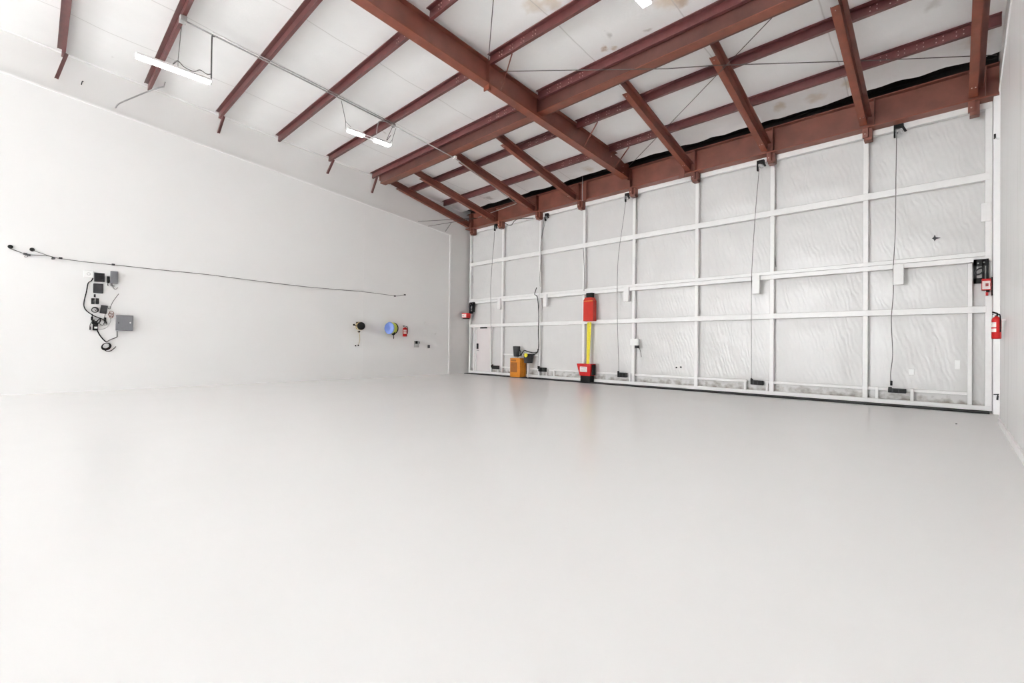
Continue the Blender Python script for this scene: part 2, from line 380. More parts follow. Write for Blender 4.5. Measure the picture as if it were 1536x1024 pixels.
for i, y in enumerate(PY):
    z = roof(y)
    x0 = -14.47 if i < 6 else -14.44
    t = thing('roof_purlin', 'dark red purlin left of the main rafter, '+words[i], 'roof beam', (x0, y, z-.2), 'roof purlins')
    obj('web', prism(BM(), zprof(.17, .09, .055), (x0, y, z), (XM-.115, y, z), SY, TZ), 'purlin', t)
    if i in brace_px and brace_px[i]:
        top = V((x0+.22, y+.03, z-.16)); pb = on(*brace_px[i][1], 0, XL-.03)
        bb = BM(); bar(bb, top, pb, .07, .012, (0, 1, 0)); bar(bb, top+V((0, .03, 0)), pb+V((0, .03, 0)), .012, .06, (0, 1, 0))
        obj('end_brace', bb, 'purlin', t)
    pts = []
    if i >= 3:
        for k in range(6 if i < 5 else 10):
            for dz in (.05, .125): pts.append((XM-.35-.28*(k//2)-.06*(k % 2), 0, dz))
    bolts(t, [V((px, y, z))+TZ*(-dz)+SY*(-TH-.001) for px, _, dz in pts], -SY)
    if i >= 3:
        z1 = z; x1 = {3: .5, 4: .5, 5: .5, 6: .5, 7: .585}[i]
        t = thing('roof_purlin', 'dark red purlin right of the main rafter, '+rwords[i], 'roof beam', (XM+.115, y, z-.2), 'roof purlins')
        obj('web', prism(BM(), zprof(.17, .09, .055), (XM+.115, y, z1), (x1, y, z1), SY, TZ), 'purlin', t)
        pts = []
        for k in range(8):
            for dz in (.05, .125): pts.append((XM+.4+.3*(k//2)+.07*(k % 2), dz))
        if i >= 6:
            for k in range(10):
                for dz in (.05, .125): pts.append((-1.0+.26*(k//2)+.09*(k % 2), dz))
        bolts(t, [V((px, y, z))+TZ*(-dz)+SY*(-TH-.001) for px, dz in pts], -SY)

# main rafter: tapered I section
def rt(y): return 7.22-.069*(y-4.5)
def rb(y): return 6.755-.0738*(y-4.73)
YA, YB = -21.8, 12.40
t = thing('main_rafter', 'deep rust red rafter crossing the ceiling from top centre to the door header', 'roof beam', (XM, 12., rb(12.)))
b = BM(); prism(b, [(YA, rb(YA)), (YB, rb(YB)), (YB, rt(YB)), (YA, rt(YA))], (XM-.005, 0, 0), (XM+.005, 0, 0), (0, 1, 0), (0, 0, 1)); obj('web', b, 'beam_brown', t)
b = BM(); prism(b, [(YA, rb(YA)-.014), (YB-.18, rb(YB-.18)-.014), (YB-.18, rb(YB-.18)), (YA, rb(YA))], (XM-.105, 0, 0), (XM+.105, 0, 0), (0, 1, 0), (0, 0, 1)); obj('bottom_flange', b, 'beam', t)
b = BM(); prism(b, [(YA, rt(YA)), (YB-.18, rt(YB-.18)), (YB-.18, rt(YB-.18)+.014), (YA, rt(YA)+.014)], (XM-.105, 0, 0), (XM+.105, 0, 0), (0, 1, 0), (0, 0, 1)); obj('top_flange', b, 'beam_brown', t)
ys_ = 6.52
b = BM(); box(b, (XM+.005, ys_-.01, rb(ys_)), (XM+.10, ys_+.01, rt(ys_))); box(b, (XM-.10, ys_-.01, rb(ys_)), (XM-.005, ys_+.01, rt(ys_))); obj('stiffener_plate', b, 'beam_brown', t)
b = BM(); box(b, (XM-.06, ys_-.02, rb(ys_)-.12), (XM+.10, ys_+.0, rb(ys_)-.014)); box(b, (XM+.02, ys_, rb(ys_)-.1), (XM+.04, ys_+.1, rb(ys_)-.014)); obj('hanger_clip', b, 'beam', t)
for y in (PY[4]+.12, PY[6]-.02, PY[7]-.02):
    yp = min(PY, key=lambda q: abs(q-y))
    b = BM(); bar(b, (XM+.08, yp+.35, rb(yp+.35)+.03), (XM+.72, yp+.02, roof(yp)-.19), .035, .008, (0, 1, 0)); obj('flange_brace', b, 'beam_brown', t)
bolts(t, [V((XM+.006, 12.05, rb(12.05)+.12)), V((XM+.006, 12.05, rb(12.05)+.3)), V((XM+.006, 11.4, rb(11.4)+.35))], (1, 0, 0), .016)

# box beams beside the sixth purlin
def box_beam(xa, xb, label):
    t = thing('box_beam', label, 'roof beam', ((xa+xb)/2, 8.26, 6.62), 'box beams under the sixth purlin line')
    zt = 7.0
    obj('web', prism(BM(), [(8.125, 6.635), (8.137, 6.635), (8.137, zt), (8.125, zt)], (xa, 0, 0), (xb, 0, 0), (0, 1, 0), (0, 0, 1)), 'beam_shaded', t)
    obj('bottom_flange', prism(BM(), [(8.115, 6.62), (8.33, 6.62), (8.33, 6.635), (8.115, 6.635)], (xa, 0, 0), (xb, 0, 0), (0, 1, 0), (0, 0, 1)), 'beam', t)
    obj('rear_channel', prism(BM(), [(8.33, 6.64), (8.405, 6.64), (8.405, zt-.03), (8.393, zt-.03), (8.393, 6.652), (8.33, 6.652)], (xa+.12, 0, 0), (xb, 0, 0), (0, 1, 0), (0, 0, 1)), 'beam_shaded', t)
    return t
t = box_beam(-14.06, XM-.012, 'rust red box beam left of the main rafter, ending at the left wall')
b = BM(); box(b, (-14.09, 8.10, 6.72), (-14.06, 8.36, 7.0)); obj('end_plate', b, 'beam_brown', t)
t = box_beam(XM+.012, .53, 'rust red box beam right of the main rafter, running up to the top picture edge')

# kickers: Z sections from the box beam down to the header
KX = [-14.24, -12.80, -10.75, -8.94, -5.13, -3.25, -1.32, .34]
kw = ['nearest the left wall', 'second from the left wall', 'followed by the thin conduit', 'just left of the main rafter', 'just right of the main rafter', 'second to the right of the main rafter', 'second from the right wall', 'rightmost, beside the right wall']
ka, kb = V((0, 8.645, 6.775)), V((0, 12.27, 5.965))
kd = (kb-ka).normalized(); ka = ka-kd*.235; kn = V((0, -kd.z, kd.y))
for x, wd in zip(KX, kw):
    A = ka+V((x, 0, 0)); B = kb+V((x, 0, 0))
    t = thing('jack_beam', 'sloping rust red jack beam over the door, '+wd, 'roof beam', B, 'jack beams over the door')
    th = .01; h = .185
    b = BM()
    B2 = B+kn*0
    # web trimmed so it stays under the blanket, cope at its head
    prism(b, [(-th, 0), (0, 0), (0, h), (-th, h)], A, B2, (1, 0, 0), kn); obj('web', b, 'beam_brown', t)
    b = BM(); prism(b, [(0, h), (.075, h), (.075, h-.02), (.065, h-.02), (.065, h-th), (0, h-th)], A, B2, (1, 0, 0), kn); obj('top_flange', b, 'beam_brown', t)
    b = BM(); prism(b, [(0, 0), (-.13, 0), (-.13, .02), (-.12, .02), (-.12, th), (0, th)], A+kd*.515, B2, (1, 0, 0), kn); obj('bottom_flange', b, 'beam', t)
    bolts(t, [A+kd*.595+V((-.07, 0, 0)), B-kd*.3+V((-.04, 0, 0)), B-kd*.3+V((-.09, 0, 0))], -kn)

# header over the door
t = thing('header_beam', 'deep rust red I-beam header running the full width above the hangar door', 'roof beam', (-7, 12.4, 5.9))
HX0, HX1 = -14.40, .622
b = BM(); box(b, (HX0, 12.40, 5.925), (HX1, 12.412, 6.49)); obj('web', b, 'beam_brown', t)
b = BM(); box(b, (HX0-.05, 12.25, 5.90), (HX1, 12.56, 5.925)); obj('bottom_flange', b, 'beam', t)
b = BM(); box(b, (HX0, 12.27, 6.49), (HX1, 12.56, 6.508)); obj('top_flange', b, 'beam_brown', t)
b = BM(); bar(b, (HX0, 12.36, 6.51), (HX1, 12.36, 6.51), .1, .02); obj('top_angle', b, 'beam_brown', t)
for x in KX+[XM]:
    b = BM(); box(b, (x+.10, 12.265, 5.925), (x+.115, 12.40, 6.49)); obj('stiffener_plate', b, 'beam_brown', t)
for x in (-8.6,):
    b = BM(); box(b, (x, 12.262, 5.86), (x+.09, 12.275, 6.49)); obj('pull_plate', b, 'beam_brown', t)
    b = BM(); tube(b, [(x-.03, 12.22, 5.86), (x-.03, 12.22, 6.68)], .012, 8, False); obj('rod', b, 'galv', t)
b = BM(); box(b, (-5.42, 12.20, 5.80), (-5.28, 12.26, 6.15)); obj('side_clip', b, 'beam_brown', t)
for x in [.28, -1.33, -3.19, -5.04, -6.90, -8.79, -10.60, -12.50, -14.12]:
    b = BM(); box(b, (x-.075, 12.27, 5.70), (x+.02, 12.34, 5.90)); box(b, (x+.02, 12.34, 5.66), (x+.085, 12.50, 5.90)); box(b, (x-.05, 12.285, 5.635), (x+.085, 12.46, 5.70))
    h_ = obj('hinge_lug', b, 'beam_brown', t)
    bolts(h_, [V((x-.03, 12.269, 5.78))], (0, -1, 0), .014)

# ------------------------------------------------------------------ hangar door
dr = bpy.data.objects.new('door_1', None); COL.objects.link(dr); dr.location = (-7, 12.6, 0); dr['kind'] = 'structure'
# insulation: one crinkled sheet, pillowed between the frame members
PX = [-14.42, -12.54, -10.66, -8.76, -6.95, -5.05, -3.2, -1.37, .49]
b = BM(); rows = []
nz_, nx_ = 90, 240
for j in range(nz_+1):
    z = .08+5.76*j/nz_; row = []
    for i in range(nx_+1):
        x = -14.45+15.0*i/nx_
        k = min(abs(x-p) for p in PX); pill = min(1, k/.5)
        kz = min(abs(z-q) for q in (.1, 1.95, 2.96, 4.5, 5.8)); pill *= min(1, kz/.35)
        n = noise.noise(V((x*1.2, 0, z*1.2)))*.03+noise.noise(V((x*4, 4, z*2.2)))*.012+noise.noise(V((x*9, 4, z*3)))*.005
        row.append(b.verts.new((x, 12.655-.03*pill+n*pill*.9, z)))
    rows.append(row)
for r0, r1 in zip(rows, rows[1:]):
    for i in range(nx_):
        f = b.faces.new((r0[i], r1[i], r1[i+1], r0[i+1])); f.smooth = True
bmesh.ops.recalc_face_normals(b, faces=b.faces)
ins = obj('insulation_sheet', b, 'door_vinyl', dr)
def part(name, lo, hi, m='frame_white', parent=dr, bev=.008):
    return obj(name, box(BM(), lo, hi, bev), m, parent)
part('bottom_rail', (-14.45, YD, .035), (.54, YD+.1, .125))
b = BM(); box(b, (-14.42, 12.25, 0), (.50, 12.6, .028)); obj('bottom_seal', b, 'rubber', dr)
part('girt', (-14.45, YD, 4.415), (.54, YD+.12, 4.56))
part('girt', (-14.45, YD+.01, 2.975), (.54, YD+.1, 3.06))
part('girt', (-14.45, YD-.03, 2.865), (.54, YD+.1, 2.965))
part('girt', (-14.40, YD, 1.895), (.47, YD+.1, 2.02))
part('top_rail', (-14.45, YD, 5.78), (.54, YD+.11, 5.90))
for x in PX[1:-1]:
    part('post', (x-.045, YD+.015, .125), (x+.045, YD+.11, 5.78), bev=.006)
part('post', (-14.46, YD+.01, .0), (-14.38, YD+.11, 5.8), bev=.006)
part('post', (-14.17, YD+.01, .125), (-14.10, YD+.1, 1.9), bev=.006)
part('post', (.445, YD+.005, .04), (.54, YD+.12, 5.8), bev=.006)
part('post', (.21, YD+.01, .125), (.275, YD+.1, 2.86), bev=.006)
def low_bar(xa, xb, zc=.335, r=.03): part('low_bar', (xa, YD+.03, zc-r), (xb, YD+.08, zc+r))
low_bar(-12.5, -11.95); low_bar(-11.1, -10.7); low_bar(-10.2, -8.9); low_bar(-8.25, -7.4); low_bar(-6.9, -3.75); low_bar(-3.45, -.98); low_bar(-.72, .21)
part('low_bar', (-12.5, YD+.03, .80), (-10.7, YD+.08, .85))
for x in (-12.75, -10.32, -9.98, -7.05, -3.80, -3.30, -1.17, -.60): part('low_stub', (x-.028, YD+.02, .12), (x+.028, YD+.085, .37))
# tabs that hang below the double girt, and the plate on the right-hand post
for px0, py0, px1, py1 in [(746, 450, 750, 464), (814.5, 444, 819.5, 459.5), (935, 434, 942.5, 452), (1128.5, 417, 1139, 440), (1340, 402, 1355.5, 426)]:
    a = D(px0, py0, YD-.1); c = D(px1, py1, YD-.1)
    part('hanging_tab', (a.x, YD-.1, c.z), (c.x, YD-.02, a.z+.06), bev=.004)
a = D(1471, 305); c = D(1487, 331)
part('gusset_plate', (a.x, YD-.012, c.z), (c.x, YD+.01, a.z))
a = D(945, 508, YD-.06); c = D(957, 520, YD-.06)
part('junction_box', (a.x, YD-.06, c.z+.04), (c.x, YD+.02, a.z), 'white')
part('junction_box', (c.x-.12, YD-.05, c.z-.04), (c.x, YD+.02, c.z+.05), 'dgrey')
# small notices and patches on the sheet
for px0, py0, px1, py1 in [(1432, 540, 1440, 554), (1363, 553, 1371, 562)]:
    a = D(px0, py0, 12.612); c = D(px1, py1, 12.612); part('patch', (a.x, 12.600, c.z), (c.x, 12.66, a.z), 'white', bev=0)
# tear in the sheet
a = D(1402, 357, 12.60); b = BM()
prism(b, [(0, .07), (.018, .015), (.085, -.005), (.02, -.02), (0, -.06), (-.02, -.015), (-.04, 0), (-.015, .02)], (a.x, 12.592, a.z), (a.x, 12.64, a.z), (1, 0, 0), (0, 0, 1)); obj('tear', b, 'dgrey', dr)
for px, py in [(1014.5, 551), (1021, 550.5)]:
    a = D(px, py, 12.61); b = BM(); lathe(b, [(.025, 0), (.025, .05)], a, (0, 1, 0), 10); obj('hole', b, 'black', dr)
# black wiring draped behind the posts
def dcable(name, pxs, y, r, m, parent):
    return obj(name, tube(BM(), [D(px, py, y) for px, py in pxs], r, 6), m, parent)
dcable('door_wire', [(756, 334), (766, 338), (772, 331), (780, 328), (800, 327)], 12.3, .012, 'black', dr)
dcable('door_wire', [(805, 431), (802, 441), (806, 446), (808, 470), (807.5, 500), (808, 522), (804, 530), (793, 531)], 12.45, .014, 'black', dr)
dcable('door_wire', [(817, 325), (813, 350), (811, 372), (812, 395), (811, 430)], 12.48, .009, 'wire', dr)
dcable('door_wire', [(875, 372), (876.5, 410), (876, 436)], 12.47, .009, 'wire', dr)
dcable('door_wire', [(955, 292), (954, 330), (953, 350)], 12.58, .01, 'wire', dr)
dcable('door_wire', [(955, 360), (953, 375), (952, 435)], 12.58, .008, 'wire', dr)
dcable('door_wire', [(1161, 245), (1162, 275), (1160.5, 310)], 12.6, .009, 'wire', dr)
dcable('door_wire', [(1159, 322), (1161, 370), (1164, 400)], 12.6, .007, 'wire', dr)
dcable('door_wire', [(1047, 276), (1049, 290), (1047.5, 325)], 12.6, .007, 'wire', dr)
dcable('door_wire', [(957, 516), (961, 528), (962, 535)], 12.5, .008, 'wire', dr)
dcable('door_wire', [(709, 413), (709.5, 425)], 12.55, .008, 'wire', dr)

# door_2: the walk-in door in the hangar door's left end
pd = bpy.data.objects.new('door_2', None); COL.objects.link(pd); pd.location = (-13.6, 12.6, .125); pd['kind'] = 'structure'
part('door_leaf', (-14.02, 12.555, .13), (-13.18, 12.6, 1.88), 'pink', pd)
part('door_jamb', (-14.07, 12.53, .125), (-14.02, 12.61, 1.9), 'frame_white', pd)
part('door_jamb', (-13.18, 12.53, .125), (-13.13, 12.61, 1.9), 'frame_white', pd)
part('keypad_lock', (-13.985, 12.52, 1.02), (-13.90, 12.556, 1.24), 'black', pd)
b = BM(); tube(b, [(-13.94, 12.555, .96), (-13.94, 12.50, .96), (-13.83, 12.495, .955)], .013, 8, False); obj('lever_handle', b, 'galv', pd)
part('door_closer', (-13.75, 12.49, 1.84), (-13.4, 12.56, 1.9), 'dgrey', pd)

# five latch cables: pulley below the header, cable, black spring box on the low bar
lc = [((743, 338), [(741, 362), (738.5, 390), (736, 430), (736, 445)], (737, 551), (738.5, 548, 746.5, 553.5), 'thin latch cable with a black box, nearest the walk-in door'),
      ((819.5, 322), [(815, 345), (811.5, 365), (811, 395), (809, 430)], (807, 553), (808, 551, 817.5, 557.5), 'latch cable with a black box, just right of the hydraulic unit'),
      ((940, 292), [(935, 330), (928, 380), (926, 420), (926, 480), (928, 540)], (928, 562), (926.5, 558.5, 939, 566), 'latch cable with a black box, just right of the red cabinet'),
      ((1140.5, 243), [(1138, 262), (1133, 320), (1128, 400), (1127, 450), (1127, 520)], (1127, 573), (1126, 570, 1144, 577.5), 'long latch cable with a black box, second from the right wall'),
      ((1348, 190), [(1345, 204), (1344, 260), (1343, 345), (1340, 400), (1340, 440), (1337, 480), (1339, 530), (1336, 560)], (1337, 578), (1332, 582, 1359, 590), 'wavy latch cable with a long black box, nearest the right wall')]
for (tx, ty), mid, (bx, by), bb, lab in lc:
    yk = 12.44
    p0 = D(tx, ty, yk); p1 = D(bx, by, yk)
    t = thing('latch_cable', lab, 'cable', (p1.x, yk, p1.z), 'cable latches down the hangar door')
    q = D(tx-1.5, ty+10, yk)
    obj('cable', tube(BM(), [q]+[D(a, c, yk) for a, c in mid]+[p1], .0065, 6), 'wire', t)
    s = .045+.012*(tx > 1000)
    b = BM(); box(b, (p0.x-s*1.4, yk-.01, p0.z-.02), (p0.x+s*1.4, yk+.1, p0.z+.05)); box(b, (p0.x-s*1.4, yk-.012, p0.z-.2), (p0.x-s*.9, yk+.06, p0.z)); bar(b, (p0.x+s, yk, p0.z), (p0.x+s*2., yk, p0.z-.13), .03, .04)
    obj('pulley_bracket', b, 'black', t)
    b = BM(); ring(b, (p0.x+s*.15, yk+.01, p0.z-.1), .055, .014, (0, 1, 0), sx=.6, sy=1.2); obj('pulley_wheel', b, 'galv', t)
    a = D(bb[0], bb[1], yk); c = D(bb[2], bb[3], yk); w = c.x-a.x; hh = a.z-c.z
    b = BM(); box(b, (a.x, yk-.02, c.z), (c.x, 12.54, a.z), .006); obj('spring_box', b, 'dgrey', t)
    b = BM(); box(b, (a.x+w*.02, yk-.03, c.z+hh*.1), (a.x+w*.22, yk-.01, a.z+hh*.35)); box(b, (a.x+w*.3, yk-.028, c.z+hh*.12), (a.x+w*.58, yk-.02, a.z-hh*.12)); box(b, (a.x+w*.64, yk-.028, c.z+hh*.12), (a.x+w*.95, yk-.02, a.z-hh*.12)); obj('cover_plate', b, 'black', t)
    b = BM(); tube(b, [p1, p1+V((0, 0, .1))], .02, 8, False); obj('cable_socket', b, 'black', t)

# ------------------------------------------------------------------ lamps
def lamp(x, y, z, label, gap=False, hang=None):
    t = thing('hanging_lamp', label, 'lamp', (x, y, z), 'strip lamps hung under the roof')
    L = 1.14; w = .15
    b = BM()
    prism(b, [(-w/2, 0), (w/2, 0), (w/2-.035, .055), (-w/2+.035, .055)], (x, y-L/2, z+.012), (x, y+L/2, z+.012), (1, 0, 0), (0, 0, 1))
    if gap:
        bmesh.ops.delete(b, geom=b.verts[:], context='VERTS')
        for s0, s1 in ((-L/2, -.16), (.13, L/2)):
            prism(b, [(-w/2, 0), (w/2, 0), (w/2-.035, .055), (-w/2+.035, .055)], (x, y+s0, z+.012), (x, y+s1, z+.012), (1, 0, 0), (0, 0, 1))
        box(b, (x-w/2, y-.17, z+.012), (x-w/2+.012, y+.14, z+.024)); box(b, (x+w/2-.012, y-.17, z+.012), (x+w/2, y+.14, z+.024))
    obj('housing', b, 'white', t)
    segs = ((-L/2+.01, L/2-.01),) if not gap else ((-L/2+.01, -.165), (.135, L/2-.01))
    for s0, s1 in segs:
        b = BM(); box(b, (x-w/2+.006, y+s0, z-.018), (x+w/2-.006, y+s1, z+.012)); obj('diffuser', b, 'lamp', t)
    if hang:
        for (pa, za), (pb, zb), forks in hang:
            b = BM(); tube(b, [on(*pa, 2, za), on(*pb, 2, zb)], .006, 6, False)
            for f in forks: tube(b, [on(*pb, 2, zb), on(*f, 2, z+.05)], .004, 6, False)
            obj('hanger_wire', b, 'wire', t)
    else:
        for s in (-1, 1):
            yw = y+s*.5; b = BM(); tube(b, [(x, yw, z+.06), (x, yw, roof(yw)-.03)], .006, 6, False); obj('hanger_wire', b, 'wire', t)
    return t
t1 = lamp(-10.42, 1.77, 6.205, 'lit white strip lamp hanging near the left picture edge, nearest the camera', hang=[(((272, 40), 7.25), ((267, 91), 6.42), [(258, 98), (267, 103)])])
obj('power_cord', tube(BM(), [on(258, 98, 2, 6.33), on(266, 91, 2, 6.38), on(277, 101, 2, 6.36), on(291, 107, 2, 6.34), on(300, 105, 2, 6.34), on(310, 111, 2, 6.36), on(317, 111, 2, 6.38)], .007, 6), 'wire', t1)
lamp(-10.40, 5.70, 6.24, 'lit white strip lamp of two panels hanging farther back, in front of a purlin', gap=True, hang=[(((512, 151), 7.05), ((518.5, 182), 6.45), [(518, 193), (526, 190)]), (((594, 192), 6.88), ((588.5, 209), 6.42), [(585, 214), (588, 213)])])
lamp(-3.28, 5.68, 6.24, 'lit white strip lamp cut off by the top picture edge, right of the main rafter')
for x in (-10.42, -3.28):
    for y in (1.80, -2.1, -6.0, -9.9, -13.8, -17.7):
        if x < -5 and y > 0: continue
        lamp(x, y, 6.24, 'lit white strip lamp hanging behind the camera')

# ------------------------------------------------------------------ conduits
t = thing('roof_conduit', 'thin grey conduit running under the purlins past both hanging lamps to the door header', 'pipe', (-10.6, 5, 6.9))
cz = lambda y: roof(y)-.24
run = [on(275, 30, 2, 7.33), on(318, 52, 2, 7.30), on(440, 112, 2, 7.12), on(590, 188, 2, 6.93)]
obj('pipe', tube(BM(), run, .016, 8, False), 'galv', t)
run2 = [p+V((.05, 0, .02)) for p in run[1:]]
obj('pipe', tube(BM(), run2, .012, 8, False), 'galv', t)
e0 = run[3]; e1 = V((-10.86, 8.5, 6.70)); e1 = on(682, 237, 1, 8.30); e2 = on(775, 305, 1, 12.0); e3 = on(717, 326, 1, 12.2)
obj('pipe', tube(BM(), [e0, e1, e2, e3], .015, 8, False), 'lgrey', t)
b = BM(); box(b, e1-V((.06, .04, .03)), e1+V((.06, .04, .05)), .01); obj('junction_box', b, 'white', t)
b = BM(); lathe(b, [(.055, -.04), (.06, 0), (.055, .03)], e0, (.3, -.5, -1), 14); obj('junction_box', b, 'galv', t)
b = BM(); p = run[0]; box(b, p-V((.07, .06, .05)), p+V((.07, .05, .06)), .01); obj('junction_box', b, 'lgrey', t)
top = run[1]; dn = V((top.x, top.y, 6.42))
obj('drop_pipe', tube(BM(), [top+V((0, .10, 0)), top+V((0, .03, -.02)), top+V((0, 0, -.09)), dn], .014, 8), 'wire', t)
obj('drop_cable', tube(BM(), [dn, dn-V((0, 0, .12))], .006, 6, False), 'wire', t)
q = on(566, 190, 2, 6.75)
obj('drop_pipe', tube(BM(), [on(577, 182, 2, 6.98), on(569, 182, 2, 6.94), q, on(565, 200, 2, 6.5)], .013, 8), 'lgrey', t)
obj('drop_cable', tube(BM(), [e0, on(580, 210, 2, 6.45), on(586, 203, 2, 6.65)], .007, 6), 'wire', t)

t = thing('wall_conduit', 'grey bent conduit from the left wall trim up to the purlin behind the nearest lamp', 'pipe', W(173, 162))
obj('pipe', tube(BM(), [W(173, 162, .02), W(179, 155, .04), W(200, 146, .07), on(222, 137, 0, XL+.1), on(236, 132, 0, XL+.3), on(246, 130, 0, XL+.45)], .016, 8), 'galv', t)
obj('riser', tube(BM(), [on(246, 130, 0, XL+.45), on(249, 118, 0, XL+.5), on(256, 85, 0, XL+.7)], .013, 8), 'galv', t)

# brace rods and wires
def rod(label, pts, r=.008, name='brace_rod', cat='cable'):
    return tag(obj(name, tube(BM(), pts, r, 6, False), 'wire'), label, cat, 'thin steel brace rods under the roof')
R_ = lambda px, py, off=.1: (lambda d: CAM+d*((7.72+SL*.31-off-CAM.z)/(d.z+SL*d.y)))(FW*F_PX+RT*(px-768)+UP*(512-py))
rod('thin steel brace rod running level from the main rafter to the right wall', [V((XM+.11, 6.80, 6.99)), on(1000, 103, 1, 8.22), on(1074, 98, 1, 9.05), on(1300, 91, 1, 10.9), V((.57, 12.0, 6.52))])
rod('thin steel brace rod slanting up from the header corner to the top picture edge', [V((XM+.12, 12.2, 6.53)), V((.5, 6.3, 6.72))])
rod('thin steel brace rod rising from the rafter stiffener to the top picture edge', [V((XM+.13, 6.45, 7.05)), R_(740, 0, .06)+V((1.3, -1.1, .1))])
t = thing('corner_wires', 'three thin wires fanning from the conduit end to the left wall trim', 'wire', W(640, 340))
for a, c in (((627, 332), (714, 327)), ((640, 339.5), (716, 327)), ((668, 347), (677, 334))):
    pa = W(*a, -.01); obj('wire', tube(BM(), [pa, on(*c, 1, 12.1) if c[0] > 700 else W(*c, .5)], .009, 6, False), 'wire', t)

# ------------------------------------------------------------------ things on the left wall
def wbox(name, label, cat, px0, py0, px1, py1, depth, m, shear=0, bev=.006, group=None, face=None):
    a = W(px0, py0, depth); c = W(px1, py1, depth)
    t = thing(name, label, cat, ((XL), (a.y+c.y)/2, c.z), group)
    obj('body', box(BM(), (XL, a.y, c.z), (XL+depth, c.y, a.z), bev), m, t)
    return t, a, c
def vents(t, a, c, depth, n, m, name='vent_grille', ins=.12):
    b = BM(); w = c.y-a.y; h = a.z-c.z
    for k in range(n):
        z = c.z+h*(ins+(1-2*ins)*(k+.5)/n)
        box(b, (XL+depth-.001, a.y+w*ins, z-h*.25/n), (XL+depth+.003, c.y-w*ins, z+h*.25/n))
    return obj(name, b, m, t)
t, a, c = wbox('access_point', 'square white network box with a ring on its face, top left of the wiring cluster', 'device', 125.5, 404.5, 140.5, 416.5, .03, 'white', bev=.012)
b = BM(); ring(b, (XL+.03, (a.y+c.y)/2, (a.z+c.z)/2), .028, .004); obj('ring_light', b, 'lgrey', t)
t, a, c = wbox('network_switch', 'dark grey vented box right of the white network box', 'device', 141.5, 408.5, 157, 423, .04, 'dgrey'); vents(t, a, c, .04, 7, 'black')
t, a, c = wbox('network_router', 'dark grey square box below the vented box in the wiring cluster', 'device', 140, 424.5, 155, 440, .045, 'dgrey', bev=.012); vents(t, a, c, .045, 3, 'dgrey')
t, a, c = wbox('wall_enclosure', 'upright mid grey box at the top right of the wiring cluster', 'box', 166, 406, 177, 425.5, .08, 'grey')
b = BM(); box(b, (XL+.08, a.y+.012, c.z+.012), (XL+.086, c.y-.012, a.z-.012), .003); obj('cover', b, 'grey', t)
obj('wire', tube(BM(), [W(168, 425, .03), W(170, 431, .02), W(173, 434, .015), W(177, 431, .015)], .005, 6), 'wire', t)
t, a, c = wbox('power_adapter', 'black power adapter with short leads, left of the upright grey box', 'adapter', 160.5, 414, 164.5, 424, .05, 'black')
obj('lead', tube(BM(), [W(162, 424, .02), W(161.5, 427, .015), W(162.5, 429, .015)], .006, 6), 'black', t)
obj('lead', tube(BM(), [W(164, 420, .03), W(167, 425, .02), W(166, 428, .015), W(172, 429, .015)], .006, 6), 'black', t)
t, a, c = wbox('cable_clip', 'tiny dark clip above the pair of small black boxes', 'clip', 140.8, 441, 143.6, 445.5, .03, 'black', bev=.003)
b = BM(); box(b, (XL+.03, a.y+.008, c.z+.01), (XL+.036, c.y-.008, a.z-.01)); obj('screw_plate', b, 'dgrey', t)
for (q, lab) in (((137, 447, 142, 456), 'left one of two small black boxes side by side below the square box'), ((143.7, 447, 148.5, 456), 'right one of two small black boxes side by side below the square box')):
    t, a, c = wbox('small_adapter', lab, 'device', *q, .035, 'black', group='pair of small black boxes'); vents(t, a, c, .035, 4, 'dgrey')
t = thing('cable_ring', 'round black coil of cable below the two small boxes', 'cable coil', W(142.3, 469))
b = BM(); p = W(142.3, 465, .02)
for k in range(3): ring(b, p+V((.008*k, .004*(k-1), .004*k)), .052+.004*k, .007)
obj('coil', b, 'black', t)
obj('cable_tail', tube(BM(), [W(142, 463, .03), W(143.3, 466, .03), W(145, 463.5, .03)], .005, 6), 'black', t)
# tilted dark device
a = W(155.5, 464, .0); t = thing('control_module', 'tilted dark grey module left of the copper coloured coil', 'device', (XL, a.y, a.z-.1))
b = BM(); box(b, (XL, a.y-.062, a.z-.098), (XL+.04, a.y+.062, a.z+.098), .008)
bmesh.ops.rotate(b, verts=b.verts, cent=V((XL, a.y, a.z)), matrix=Matrix.Rotation(math.radians(-7), 3, 'X')); obj('body', b, 'dgrey', t)
b = BM(); box(b, (XL+.039, a.y-.045, a.z-.08), (XL+.044, a.y+.045, a.z+.08), .002)
bmesh.ops.rotate(b, verts=b.verts, cent=V((XL, a.y, a.z)), matrix=Matrix.Rotation(math.radians(-7), 3, 'X')); obj('face_plate', b, 'dgrey', t)
obj('lead', tube(BM(), [W(158, 470, .03), W(157, 476, .02), W(157.5, 480, .02)], .007, 6), 'wire', t)
t = tag(obj('copper_coil', ring(ring(ring(BM(), W(166.5, 472, .02), .04, .006, sx=1, sy=1.3), W(167.5, 469, .02), .036, .005, sy=1.2), W(167, 475, .025), .03, .006), 'copper'), 'small copper coloured coil of wire left of the large grey panel', 'wire coil')
t = tag(obj('antenna_wire', tube(BM(), [W(161, 461.5, .02), W(165, 463, .02), W(167, 457, .015), W(171, 450, .015), W(178, 440.5, .015)], .006, 6), 'wire'), 'thin grey wire slanting up right from the tilted module', 'wire')
